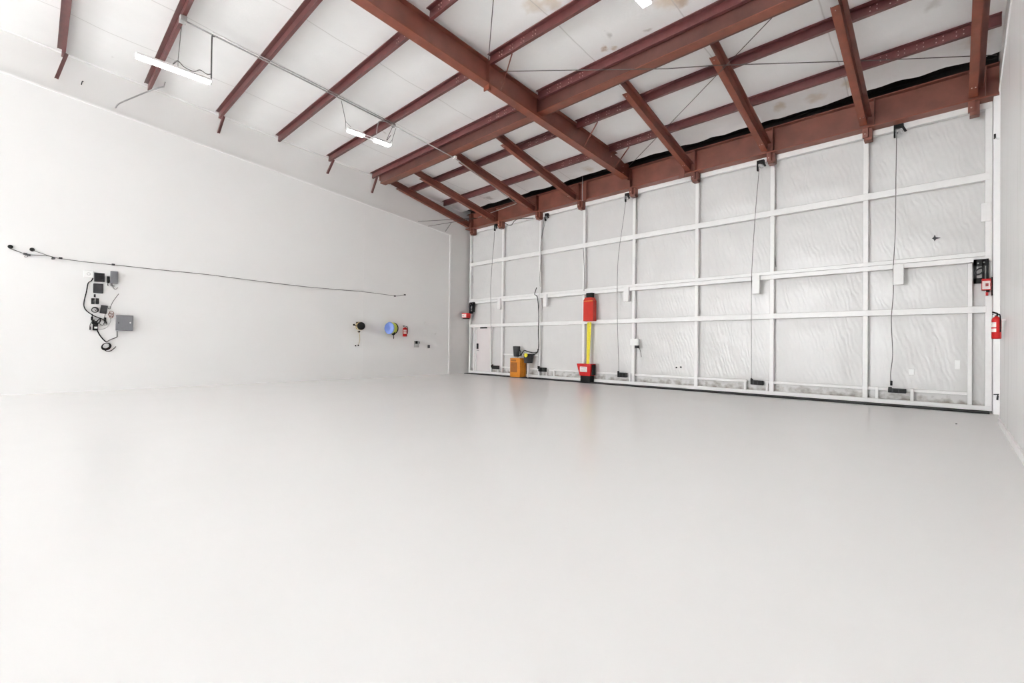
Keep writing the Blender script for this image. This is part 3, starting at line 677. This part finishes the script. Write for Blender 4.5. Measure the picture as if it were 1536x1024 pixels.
# thick cable looping round the left side
t = tag(obj('loop_cable', tube(BM(), [W(139.5, 417, .02), W(137, 421, .02), W(132, 425, .02), W(129.5, 438, .02), W(126.5, 450, .02), W(126, 459, .02), W(130, 466, .02), W(140, 473, .02), W(150, 477, .02), W(157, 480, .025), W(160, 484, .02)], .0105, 8), 'black'), 'thick black cable looping round the left side of the wiring cluster', 'cable')
t = thing('wire_junction', 'dark splice with fanned wires right of the black power strip', 'wiring', W(158, 488))
b = BM(); box(b, W(155.6, 482, 0), W(159.5, 476, .05), .004); obj('splice', b, 'black', t)
for q in ((154.5, 488), (157.5, 488.5), (161, 487.5), (162.8, 486)): obj('wire', tube(BM(), [W(157.5, 481, .03), W((157.5+q[0])/2-.3, 485, .025), W(*q, .015)], .006, 6), 'wire', t)
obj('wire', tube(BM(), [W(154, 488, .015), W(150, 486, .015), W(147, 483, .02)], .006, 6), 'wire', t)
obj('wire', tube(BM(), [W(165.5, 476, .02), W(166, 481, .015), W(162, 489, .015), W(156, 493, .015), W(147.5, 494.5, .02)], .005, 6), 'lgrey', t)
t = thing('power_strip', 'black power strip crowded with plugs at the bottom left of the cluster', 'power strip', W(143, 495.5))
a = W(139.2, 484, .05); c = W(147, 495.5, .05); b = BM(); box(b, (XL, a.y, c.z), (XL+.05, c.y, a.z), .006); obj('body', b, 'black', t)
for q in ((138, 479, 142, 486), (141.5, 481, 145.5, 487), (143.8, 483.5, 147.5, 488.5), (136.6, 474.5, 139.5, 480.5)):
    a = W(q[0], q[1], .09); c = W(q[2], q[3], .09); b = BM(); box(b, (XL+.01, a.y, c.z), (XL+.09, c.y, a.z), .008); obj('plug', b, 'black', t)
a = W(141.5, 489.8, .056); c = W(146.2, 492.6, .056); b = BM(); box(b, (XL+.048, a.y, c.z), (XL+.056, c.y, a.z)); obj('sticker', b, 'white', t)
for k, q in enumerate(([(138, 476), (138.6, 472), (139, 471)], [(145, 483), (149, 478), (151, 481), (147, 486)], [(146, 481), (150.5, 477.5), (149, 484)])): obj('lead', tube(BM(), [W(x_, y_, .03) for x_, y_ in q], .008, 6), 'black', t)
obj('lead', tube(BM(), [W(138.5, 481, .03), W(135.5, 486, .015), W(134.6, 490, .015), W(135.2, 494, .015)], .006, 6), 'wire', t)
b = BM(); box(b, W(134, 494.5, 0), W(136, 489.5, .03)); obj('plug', b, 'black', t)
# large grey panel
t, a, c = wbox('breaker_panel', 'large square grey electrical panel at the lower right of the wiring cluster', 'electrical panel', 174.2, 472.2, 199.6, 496, .11, 'grey', bev=.006)
b = BM(); box(b, (XL+.108, a.y+.012, c.z+.012), (XL+.118, c.y-.012, a.z-.012), .003); obj('panel_door', b, 'grey', t)
p = W(195.7, 484, .12); b = BM(); box(b, (XL+.116, p.y-.018, p.z-.012), (XL+.126, p.y+.012, p.z+.012)); box(b, (XL+.12, p.y-.008, p.z-.02), (XL+.132, p.y+.004, p.z+.02)); obj('latch', b, 'white', t)
p = W(178, 484, .12); b = BM(); box(b, (XL+.117, p.y-.008, p.z-.02), (XL+.120, p.y+.008, p.z+.02)); obj('embossed_mark', b, 'dgrey', t)
# cables at the bottom
t = thing('coiled_cable', 'black cable hanging in a small coil under the power strip and grey panel', 'cable coil', W(159, 526))
obj('cable', tube(BM(), [W(146, 495.5, .02), W(150, 503, .012), W(156, 510, .012), W(160, 513, .015)], .012, 8), 'black', t)
obj('cable', tube(BM(), [W(175.6, 496, .03), W(175.6, 502, .025), W(174.8, 505.5, .02), W(166, 509, .02), W(159, 513, .03)], .010, 8), 'wire', t)
b = BM()
for k in range(4): ring(b, W(159+.5*(k % 2), 518.5+.4*k, .02+.006*k), .062+.006*k, .008, sx=1.15, sy=.95)
obj('coil', b, 'black', t)
obj('cable', tube(BM(), [W(156, 524, .03), W(160, 526.5, .02), W(166, 526, .02), W(171, 522.5, .015), W(173.8, 519.5, .015)], .008, 8), 'black', t)

# long wire along the wall
t = thing('wall_wire', 'long thin wire sagging across the left wall between black anchors', 'wire', W(300, 411))
obj('wire', tube(BM(), [W(15, 372.5, .03), W(30, 378, .03), W(41, 381.5, .03), W(55, 382.5, .03), W(72, 383.5, .03), W(90, 387.5, .03), W(130, 392.8, .03), W(170, 397, .03), W(240, 404.5, .03), W(310, 411.5, .03), W(380, 420.5, .03), W(460, 430, .03), W(540, 437, .03), W(577, 441.5, .03), W(594, 443.8, .03), W(608, 442.2, .03)], .008, 6), 'wire', t)
obj('wire', tube(BM(), [W(49, 375.5, .03), W(60, 379, .035), W(73, 383.4, .04), W(82, 386, .035), W(90, 387.3, .035)], .007, 6), 'wire', t)
for px, py in ((15.6, 370), (48.3, 374.3)):
    p = W(px, py); b = BM(); lathe(b, [(.038, 0), (.042, .01), (.03, .03), (.012, .04)], p, (1, 0, 0), 14); obj('anchor', b, 'black', t)
for px, py in ((43, 382.3), (38, 380.5), (80.3, 386.8), (91, 387), (170, 396.6), (592.5, 443.8), (607.5, 442)):
    p = W(px, py, .03); b = BM(); box(b, p-V((.03, .03, .02)), p+V((.012, .03, .02)), .006); obj('clamp', b, 'dgrey', t)
b = BM(); ring(b, W(80, 387.5, .03), .03, .006, sy=.7); ring(b, W(39.5, 384, .03), .03, .005, sy=.6); obj('turnbuckle', b, 'wire', t)

# hose reels, extinguisher, outlets at the far end of the left wall
def reel(label, px, py, R, m_side, m_hose, name):
    p = W(px, py, 0); t = thing(name, label, 'hose reel', (XL, p.y, p.z-R), 'reels on the left wall')
    ax = V((1, -.35, 0)).normalized()
    b = BM(); box(b, (XL, p.y-.05, p.z-.1), (XL+.1, p.y+.05, p.z+.14)); obj('wall_bracket', b, 'dgrey', t)
    b = BM(); lathe(b, [(R*.4, 0), (R, .01), (R, .04), (R*.86, .06), (R*.4, .07)], p+V((.25, 0, 0)), ax, 26); obj('side_plate', b, m_side, t)
    b = BM()
    for k in range(4): ring(b, p+V((.17-.03*k, .03, 0))+ax*0, R*.9-.012*(k % 2), .022, ax, 30)
    obj('wound_hose', b, m_hose, t)
    b = BM(); lathe(b, [(R*.4, 0), (R, .01), (R, .03), (R*.4, .04)], p+V((.04, .05, 0)), ax, 26); obj('back_plate', b, m_side, t)
    return t, p
t, p = reel('black cord reel with a tan cord hanging from it, leftmost of the wall reels', 536, 489, .13, 'black', 'beige', 'cord_reel')
b = BM(); lathe(b, [(.03, 0), (.03, .04)], W(530.5, 487, .22), (1, 0, 0), 12); bar(b, W(530.5, 487, .23), W(535, 489, .2), .03, .02); obj('crank_knob', b, 'black', t)
obj('hanging_cord', tube(BM(), [W(536, 497, .2), W(539, 500, .16), W(539.5, 510, .1), W(537.5, 517.5, .08)], .009, 6), 'beige', t)
for px, py in ((537.5, 517.8), (533.3, 518.3)): b = BM(); box(b, W(px-1.2, py+1, .04), W(px+1.2, py-1, .1), .008); obj('plug_end', b, 'black', t)
b = BM(); box(b, W(536.5, 498.5, .12), W(540.5, 496, .2), .01); obj('cord_stop', b, 'black', t)
p = W(587.5, 492, 0); t = thing('hose_reel', 'blue reel wound with yellow green hose, beside the far extinguisher', 'hose reel', (XL, p.y, p.z-.2), 'reels on the left wall')
ax = V((.35, -1, 0)).normalized()
b = BM(); lathe(b, [(.05, 0), (.20, .01), (.215, .03), (.20, .05), (.08, .07)], W(585, 492, .24), ax, 28); obj('side_plate', b, 'blue', t)
b = BM()
for k in range(4): ring(b, W(585, 492, .24)-ax*(.03+.04*k), .185-.01*(k % 2), .024, ax, 30)
obj('wound_hose', b, 'lime', t)
b = BM(); lathe(b, [(.05, 0), (.205, .01), (.205, .03), (.06, .04)], W(585, 492, .24)-ax*.22, ax, 28); obj('back_plate', b, 'dgrey', t)
b = BM(); lathe(b, [(.02, -.07), (.06, -.05), (.075, 0), (.06, .05), (.03, .07)], W(590, 499.5, .28), (0, 0, 1), 14); obj('hose_stop', b, 'black', t)
obj('hose_tail', tube(BM(), [W(590.3, 501, .28), W(590.6, 505, .26), W(590.4, 508, .25)], .013, 8), 'black', t)
b = BM(); box(b, (XL, p.y-.05, p.z-.1), (XL+.22, p.y+.05, p.z+.1)); obj('wall_bracket', b, 'dgrey', t)

def extinguisher(label, base, h, r, face, wall):
    """base: bottom centre; face: unit vector the label looks along; wall: unit vector to the wall it hangs on"""
    base = V(base); face = V(face); wall = V(wall)
    t = thing('fire_extinguisher', label, 'fire extinguisher', base)
    H = h*.78
    b = BM(); lathe(b, [(r*.9, 0), (r, h*.02), (r, H*.82), (r*.93, H*.9), (r*.7, H*.96), (r*.32, H), (r*.3, H*1.02)], base, (0, 0, 1), 24)
    for f in b.faces: f.smooth = True
    obj('cylinder', b, 'red', t)
    b = BM(); lathe(b, [(r*.3, 0), (r*.34, h*.04), (r*.3, h*.1)], base+V((0, 0, H*1.02)), (0, 0, 1), 14); obj('valve', b, 'dgrey', t)
    side = face.cross(V((0, 0, 1)))
    top = base+V((0, 0, H*1.02+h*.09))
    b = BM(); bar(b, top-side*r*.3, top+side*r*1.05+V((0, 0, h*.06)), .02, .016); bar(b, top-side*r*.3-V((0, 0, h*.03)), top+side*r*.95-V((0, 0, h*.02)), .018, .014); obj('lever', b, 'black', t)
    b = BM(); lathe(b, [(r*.26, 0), (r*.26, .015)], base+V((0, 0, H*1.02+h*.05))+face*r*.3, face, 12); obj('gauge', b, 'white', t)
    # label wraps part of the body
    b = BM(); n = 8
    def arc(z0, z1, a0, a1, rr):
        vs = []
        for z in (z0, z1):
            vs.append([b.verts.new(base+V((0, 0, z))+(face*math.cos(a0+(a1-a0)*k/n)+side*math.sin(a0+(a1-a0)*k/n))*rr) for k in range(n+1)])
        for k in range(n): b.faces.new((vs[0][k], vs[0][k+1], vs[1][k+1], vs[1][k]))
    arc(H*.30, H*.46, -.75, .7, r*1.012); arc(H*.52, H*.74, -.75, .7, r*1.012)
    obj('label', b, 'label', t)
    b = BM(); arc(H*.475, H*.505, -3.1, 3.1, r*1.015); obj('strap', b, 'black', t)
    b = BM(); tube(b, [top-side*r*.3-V((0, 0, h*.05)), top-side*r*.95-V((0, 0, h*.05)), base-side*r*1.12+V((0, 0, H*.7)), base-side*r*1.1+V((0, 0, H*.3))], r*.13, 8); obj('hose', b, 'black', t)
    b = BM(); bar(b, base+V((0, 0, H*.86))+wall*r*.8, base+V((0, 0, H*.86))+wall*((base.x-XL if wall.x < 0 else XR-base.x)+.003), .025, .025); obj('wall_hook', b, 'frame_white', t)
    return t
p = W(607, 504.5, .1)
extinguisher('red fire extinguisher on the left wall beside the blue hose reel', (XL+.12, p.y, p.z), .42, .08, (.8, -.6, 0), (-1, 0, 0))
t, a, c = wbox('outlet_box', 'grey outlet box with a black socket low on the left wall', 'outlet', 622.2, 511, 628.5, 520.8, .06, 'lgrey')
b = BM(); box(b, W(622.9, 515.5, .055), W(626.6, 511.3, .075)); obj('socket', b, 'black', t)
b = BM(); box(b, W(627.6, 515.3, .0), W(629.6, 512, .08)); obj('socket_cover', b, 'dgrey', t)
t, a, c = wbox('small_outlet', 'small dark outlet low on the left wall, nearest the corner', 'outlet', 642.2, 517, 645, 522, .03, 'dgrey')
b = BM(); box(b, (XL+.03, a.y+.02, c.z+.08), (XL+.034, c.y-.02, a.z-.04)); obj('socket', b, 'black', t)
for q, lab in (((637, 481.5, 638.6, 486.5), 'narrow pale switch plate high on the far left wall'), ((652.3, 498.5, 655.8, 503), 'pale square switch plate near the corner of the left wall')):
    t, a, c = wbox('switch_plate', lab, 'switch', *q, .012, 'wall_upper', bev=.003)
    b = BM(); m_ = (a+c)/2; box(b, (XL+.012, m_.y-.02, m_.z-.03), (XL+.02, m_.y+.02, m_.z+.03)); obj('toggle', b, 'wall_upper', t)
tag(obj('wall_hook', tube(BM(), [W(122, 127, -.13), W(123.5, 122, -.08), W(125, 122.5, -.05)], .009, 6), 'black'), 'tiny black hook above the trim of the left wall', 'hook')

# ------------------------------------------------------------------ things on and by the hangar door
yf = 12.16
a = D(765, 536.5, yf); c = D(779.5, 562, yf)
t = thing('hydraulic_unit', 'orange yellow hydraulic unit standing at the foot of the hangar door', 'machine', ((a.x+c.x)/2, yf+.15, .03))
z0, z1 = .03, a.z
b = BM(); box(b, (a.x, yf, z0), (c.x, yf+.34, z1), .015); obj('housing', b, 'orange', t)
w = c.x-a.x; h = z1-z0
b = BM()
for k in range(7): box(b, (a.x+w*(.12+.09*k), yf-.006, z0+h*.28), (a.x+w*(.17+.09*k), yf+.001, z0+h*.74))
box(b, (a.x+w*.08, yf-.003, z0+h*.25), (a.x+w*.74, yf+.001, z0+h*.77)); obj('front_grille', b, 'orange_dark', t)
b = BM(); box(b, (a.x+w*.10, yf-.008, z0+h*.83), (a.x+w*.62, yf+.001, z0+h*.92), .004); obj('name_strip', b, 'orange_dark', t)
b = BM(); box(b, (c.x, yf+.05, z0+.04), (c.x+.012, yf+.1, z1-.02)); box(b, (c.x, yf+.22, z0+.04), (c.x+.012, yf+.26, z1-.02)); obj('side_rib', b, 'orange', t)
mp_ = D(774.8, 535, yf+.15); mt = D(774.8, 519.5, yf+.15)
b = BM(); lathe(b, [(.10, 0), (.105, .02), (.135, (mt.z-mp_.z)*.92), (.138, (mt.z-mp_.z)*.97), (.12, (mt.z-mp_.z))], (mp_.x, yf+.15, z1+.05), (0, 0, 1), 22); obj('motor', b, 'dgrey', t)
b = BM(); lathe(b, [(.07, 0), (.06, .06)], (mp_.x, yf+.15, z1-.005), (0, 0, 1), 16); obj('motor_coupling', b, 'lgrey', t)
b = BM(); tube(b, [(mp_.x+.12, yf+.15, z1+.28), (mp_.x+.20, yf+.15, z1+.25), (mp_.x+.19, yf+.15, z1+.12), (mp_.x+.10, yf+.15, z1+.06)], .016, 8); obj('motor_handle', b, 'black', t)
p = D(791.5, 538, yf+.2)
t = thing('fluid_tank', 'dark grey tank with a yellow gauge, right of the hydraulic unit', 'tank', (p.x, yf+.2, .13))
a = D(787.2, 531.5, yf+.2); c = D(798, 544.5, yf+.2); r = (c.x-a.x)/2
b = BM(); lathe(b, [(r*.82, 0), (r*.88, .02), (r, (a.z-c.z)), (r*1.04, (a.z-c.z)), (r*1.04, (a.z-c.z)+.02), (r*.9, (a.z-c.z)+.02)], ((a.x+c.x)/2, yf+.2, c.z), (0, 0, 1), 20, sx=1, sy=.8); obj('tank_body', b, 'dgrey', t)
b = BM(); lathe(b, [(.07, 0), (.075, .03), (.05, .05)], D(789.3, 532.5, yf+.02), (0, -1, 0), 16); obj('gauge', b, 'yellow', t)
b = BM(); tube(b, [(p.x, yf+.22, 0.03), (p.x, yf+.22, c.z+.01)], .028, 10, False); obj('stand_pipe', b, 'white', t)
t = thing('hydraulic_hose', 'black hose pair running from the hydraulic unit to the door post', 'hose', D(800, 530, 12.4))
obj('hose', tube(BM(), [D(781, 534, yf+.2), D(784, 528, yf+.2), D(787, 525.5, yf+.22), D(793, 527.5, yf+.24), D(800, 529, 12.45), D(805, 528, 12.47)], .016, 8), 'dgrey', t)
obj('hose', tube(BM(), [D(796, 532, yf+.2), D(801, 531.5, 12.42), D(806, 528, 12.47), D(807, 523, 12.48)], .018, 8), 'black', t)

yf = 12.30
a = D(875, 446.5, yf); c = D(889.2, 481, yf)
t = thing('red_cabinet', 'tall red metal cabinet with a black top, above the yellow strap', 'cabinet', ((a.x+c.x)/2, yf+.1, c.z))
b = BM(); box(b, (a.x, yf, c.z), (c.x, YD-.005, a.z-.10), .01); obj('body', b, 'redbox', t)
b = BM(); prism(b, [(0, 0), (c.x-a.x, 0), (c.x-a.x-.06, .10), (.06, .10)], (a.x, yf, a.z-.10), (a.x, YD-.02, a.z-.10), (1, 0, 0), (0, 0, 1)); obj('hood', b, 'redbox', t)
b = BM(); box(b, (a.x+.02, yf-.006, a.z-.125), (c.x-.02, yf+.001, a.z-.105)); obj('edge_band', b, 'orange', t)
q = D(880, 439.5, yf+.05); q2 = D(889, 445.5, yf+.05)
b = BM(); box(b, (q.x, yf+.02, a.z-.003), (q2.x, yf+.15, q.z), .006); obj('top_cap', b, 'black', t)
a2 = D(883.2, 486, 12.44)
t = tag(obj('yellow_strap', bar(bar(BM(), (a2.x-.015, 12.44, a2.z+.06), D(881.5, 546, 12.40), .085, .01, (0, 1, 0)), (a2.x+.06, 12.452, a2.z+.06), D(883, 546, 12.42), .05, .008, (0, 1, 0)), 'yellow'), 'bright yellow strap hanging from the red cabinet to the red box below', 'strap')
yf = 12.24
a = D(865, 545, yf); bR = D(886.5, 546, yf); c = D(869.5, 563, yf); d_ = D(884.5, 563, yf)
t = thing('red_winch', 'red tapered box with a white label, at the foot of the yellow strap', 'box', ((a.x+bR.x)/2, yf+.12, .03))
b = BM(); prism(b, [(c.x, c.z), (d_.x, c.z), (bR.x, a.z), (a.x, a.z)], (0, yf, 0), (0, 12.505, 0), (1, 0, 0), (0, 0, 1)); obj('housing', b, 'red', t)
b = BM(); box(b, (bR.x-.01, yf+.05, c.z+.03), (bR.x+.035, 12.46, a.z-.02), .01); obj('side_cover', b, 'black', t)
b = BM(); box(b, (c.x+.02, yf+.015, .03), (d_.x-.0, 12.48, c.z+.01)); obj('foot', b, 'black', t)
q = D(870, 549.5, yf); q2 = D(880.5, 558, yf)
b = BM(); box(b, (q.x, yf-.005, q2.z), (q2.x, yf+.001, q.z)); lb = obj('label', b, 'label', t)
b = BM(); w = q2.x-q.x; h = q.z-q2.z
box(b, (q.x+w*.1, yf-.007, q2.z+h*.68), (q.x+w*.85, yf-.004, q2.z+h*.85))
for k in range(3): box(b, (q.x+w*.1, yf-.007, q2.z+h*(.16+.15*k)), (q.x+w*(.9-.1*(k % 2)), yf-.004, q2.z+h*(.21+.15*k)))
obj('label_print', b, 'lgrey', lb)

# black latch brackets and red lock boxes on both door edges
def latch(label, px0, py0, px1, py1, y):
    a = D(px0, py0, y); c = D(px1, py1, y); w = c.x-a.x; h = a.z-c.z
    t = thing('door_latch', label, 'latch', ((a.x+c.x)/2, y, c.z), 'black edge latches of the hangar door')
    b = BM(); box(b, (a.x, y, a.z-h*.28), (c.x, y+.03, a.z)); box(b, (a.x, y, c.z), (a.x+w*.2, y+.03, a.z)); box(b, (a.x, y, c.z), (a.x+w*.62, y+.03, c.z+h*.22)); box(b, (a.x+w*.56, y, c.z), (a.x+w*.74, y+.03, a.z)); box(b, (a.x+w*.84, y-.02, c.z+h*.12), (c.x, y+.04, a.z)); obj('bracket', b, 'black', t)
    b = BM(); ring(b, ((a.x+w*.38), y+.005, (a.z+c.z)/2), w*.24, .014, (0, 1, 0), sx=1.5, sy=.9); obj('loop', b, 'dgrey', t)
    bolts(t, [V((a.x+w*.3, y, a.z-h*.16)), V((a.x+w*.7, y, a.z-h*.14))], (0, -1, 0), .014, 'galv')
latch('black looped latch at the left edge of the hangar door, above the walk-in door', 704, 453.5, 711, 470, 12.44)
latch('black looped latch at the right door edge, above the red lock box', 1460.5, 389.5, 1483, 424, 12.44)
def lockbox(label, lo, hi, parts_right):
    lo, hi = V(lo), V(hi)
    t = thing('lock_box', label, 'lock box', ((lo.x+hi.x)/2, (lo.y+hi.y)/2, lo.z), 'red lock boxes beside the hangar door')
    b = BM(); box(b, lo, hi, .012); obj('body', b, 'red', t)
    b = BM(); box(b, (lo.x+.008, lo.y-.006, lo.z+.018), (hi.x-.012, lo.y+.001, hi.z-.045)); obj('label', b, 'label', t)
    b = BM(); box(b, (lo.x+.05, lo.y-.009, lo.z+.07), (lo.x+.09, lo.y-.004, hi.z-.09)); box(b, (lo.x+.11, lo.y-.009, lo.z+.07), (lo.x+.13, lo.y-.004, hi.z-.09)); obj('label_print', b, 'ink', t)
    b = BM(); box(b, (lo.x+.06, lo.y+.02, lo.z-.035), (hi.x-.02, hi.y-.02, lo.z)); obj('catch', b, 'black', t)
    return t
lo = D(692.5, 477, 12.1); hi = D(704, 468.5, 12.1)
t = lockbox('small red lock box with a white label on the left wall beside the walk-in door', (-14.46, 12.12, 2.27), (-14.17, 12.34, 2.47), 0)
a = D(1472.5, 418, 12.36); c = D(1488, 434.5, 12.36)
b = BM(); box(b, (-14.61, 12.2, 2.33), (-14.459, 12.28, 2.42)); obj('mount', b, 'black', t)
t = lockbox('red and white lock box on the right edge of the hangar door', (a.x, 12.36, c.z), (c.x-.01, 12.49, a.z), 1)
b = BM(); box(b, (a.x+.055, 12.42, c.z-.1), (a.x+.09, 12.46, c.z-.03)); obj('pull_rod', b, 'red', t)
b = BM(); box(b, (c.x-.005, 12.42, c.z-.1), (c.x+.02, 12.47, a.z+.03)); obj('strike', b, 'black', t)
# right wall: extinguisher, spigot, small box
p = on(1494.6, 508, 1, 9.6)
extinguisher('bright red fire extinguisher hanging on the right wall beside the hangar door', (p.x, 9.6, p.z), .41, .051, (-.75, -.66, 0), (1, 0, 0))
p = on(1496.5, 594.5, 1, 12.3)
t = thing('water_tap', 'small dark tap low on the white post below the right fire extinguisher', 'tap', p)
b = BM(); tube(b, [p+V((0, .005, 0)), p+V((0, -.05, 0)), p+V((-.005, -.075, -.01)), p+V((-.008, -.08, -.06))], .014, 8); obj('spout', b, 'dgrey', t)
b = BM(); bar(b, p+V((-.055, -.035, .035)), p+V((.03, -.035, .045)), .02, .014); tube(b, [p+V((0, -.035, 0)), p+V((0, -.035, .04))], .01, 6, False); obj('handle', b, 'dgrey', t)
a = D(1490.5, 196, 12.30); t = thing('contact_switch', 'tiny black and white switch high on the right edge of the hangar door', 'switch', (a.x, 12.30, a.z-.1))
b = BM(); q = D(1491, 201, 12.25); q2 = D(1494, 206.5, 12.25); box(b, (q.x, 12.25, q2.z), (max(q2.x, .56), 12.302, q.z)); obj('switch_body', b, 'black', t)
b = BM(); tube(b, [D(1493, 206, 12.27), D(1496.5, 208, 12.27), D(1499.5, 206, 12.27)], .012, 6); obj('lead', b, 'white', t)
# a dark speck of debris on the floor
p = on(1434.5, 636, 2, 0); b = BM(); lathe(b, [(.012, 0), (.014, .006), (.006, .012)], p, (0, 0, 1), 8); tag(obj('floor_plug', b, 'black'), 'tiny dark plug in the white floor near the right door end', 'plug')

# ------------------------------------------------------------------ camera object, world, view
cam = bpy.data.cameras.new('camera'); co = bpy.data.objects.new('camera', cam); COL.objects.link(co)
cam.sensor_fit = 'HORIZONTAL'; cam.sensor_width = 36; cam.lens = 36*F_PX/1536; cam.clip_start = .05; cam.clip_end = 200
co.matrix_world = Matrix(((RT.x, UP.x, -FW.x, CAM.x), (RT.y, UP.y, -FW.y, CAM.y), (RT.z, UP.z, -FW.z, CAM.z), (0, 0, 0, 1)))
scene.camera = co
w = bpy.data.worlds.new('world'); scene.world = w; w.use_nodes = True
w.node_tree.nodes['Background'].inputs['Color'].default_value = (.97, .985, 1., 1); w.node_tree.nodes['Background'].inputs['Strength'].default_value = 21.
vs = scene.view_settings
scene.display_settings.display_device = 'sRGB'
vs.view_transform = 'Standard'; vs.look = 'None'; vs.gamma = 1; vs.use_curve_mapping = False; vs.exposure = .31
scene.cycles.use_denoising = True
scene.cycles.max_bounces = 14; scene.cycles.diffuse_bounces = 12; scene.cycles.glossy_bounces = 5
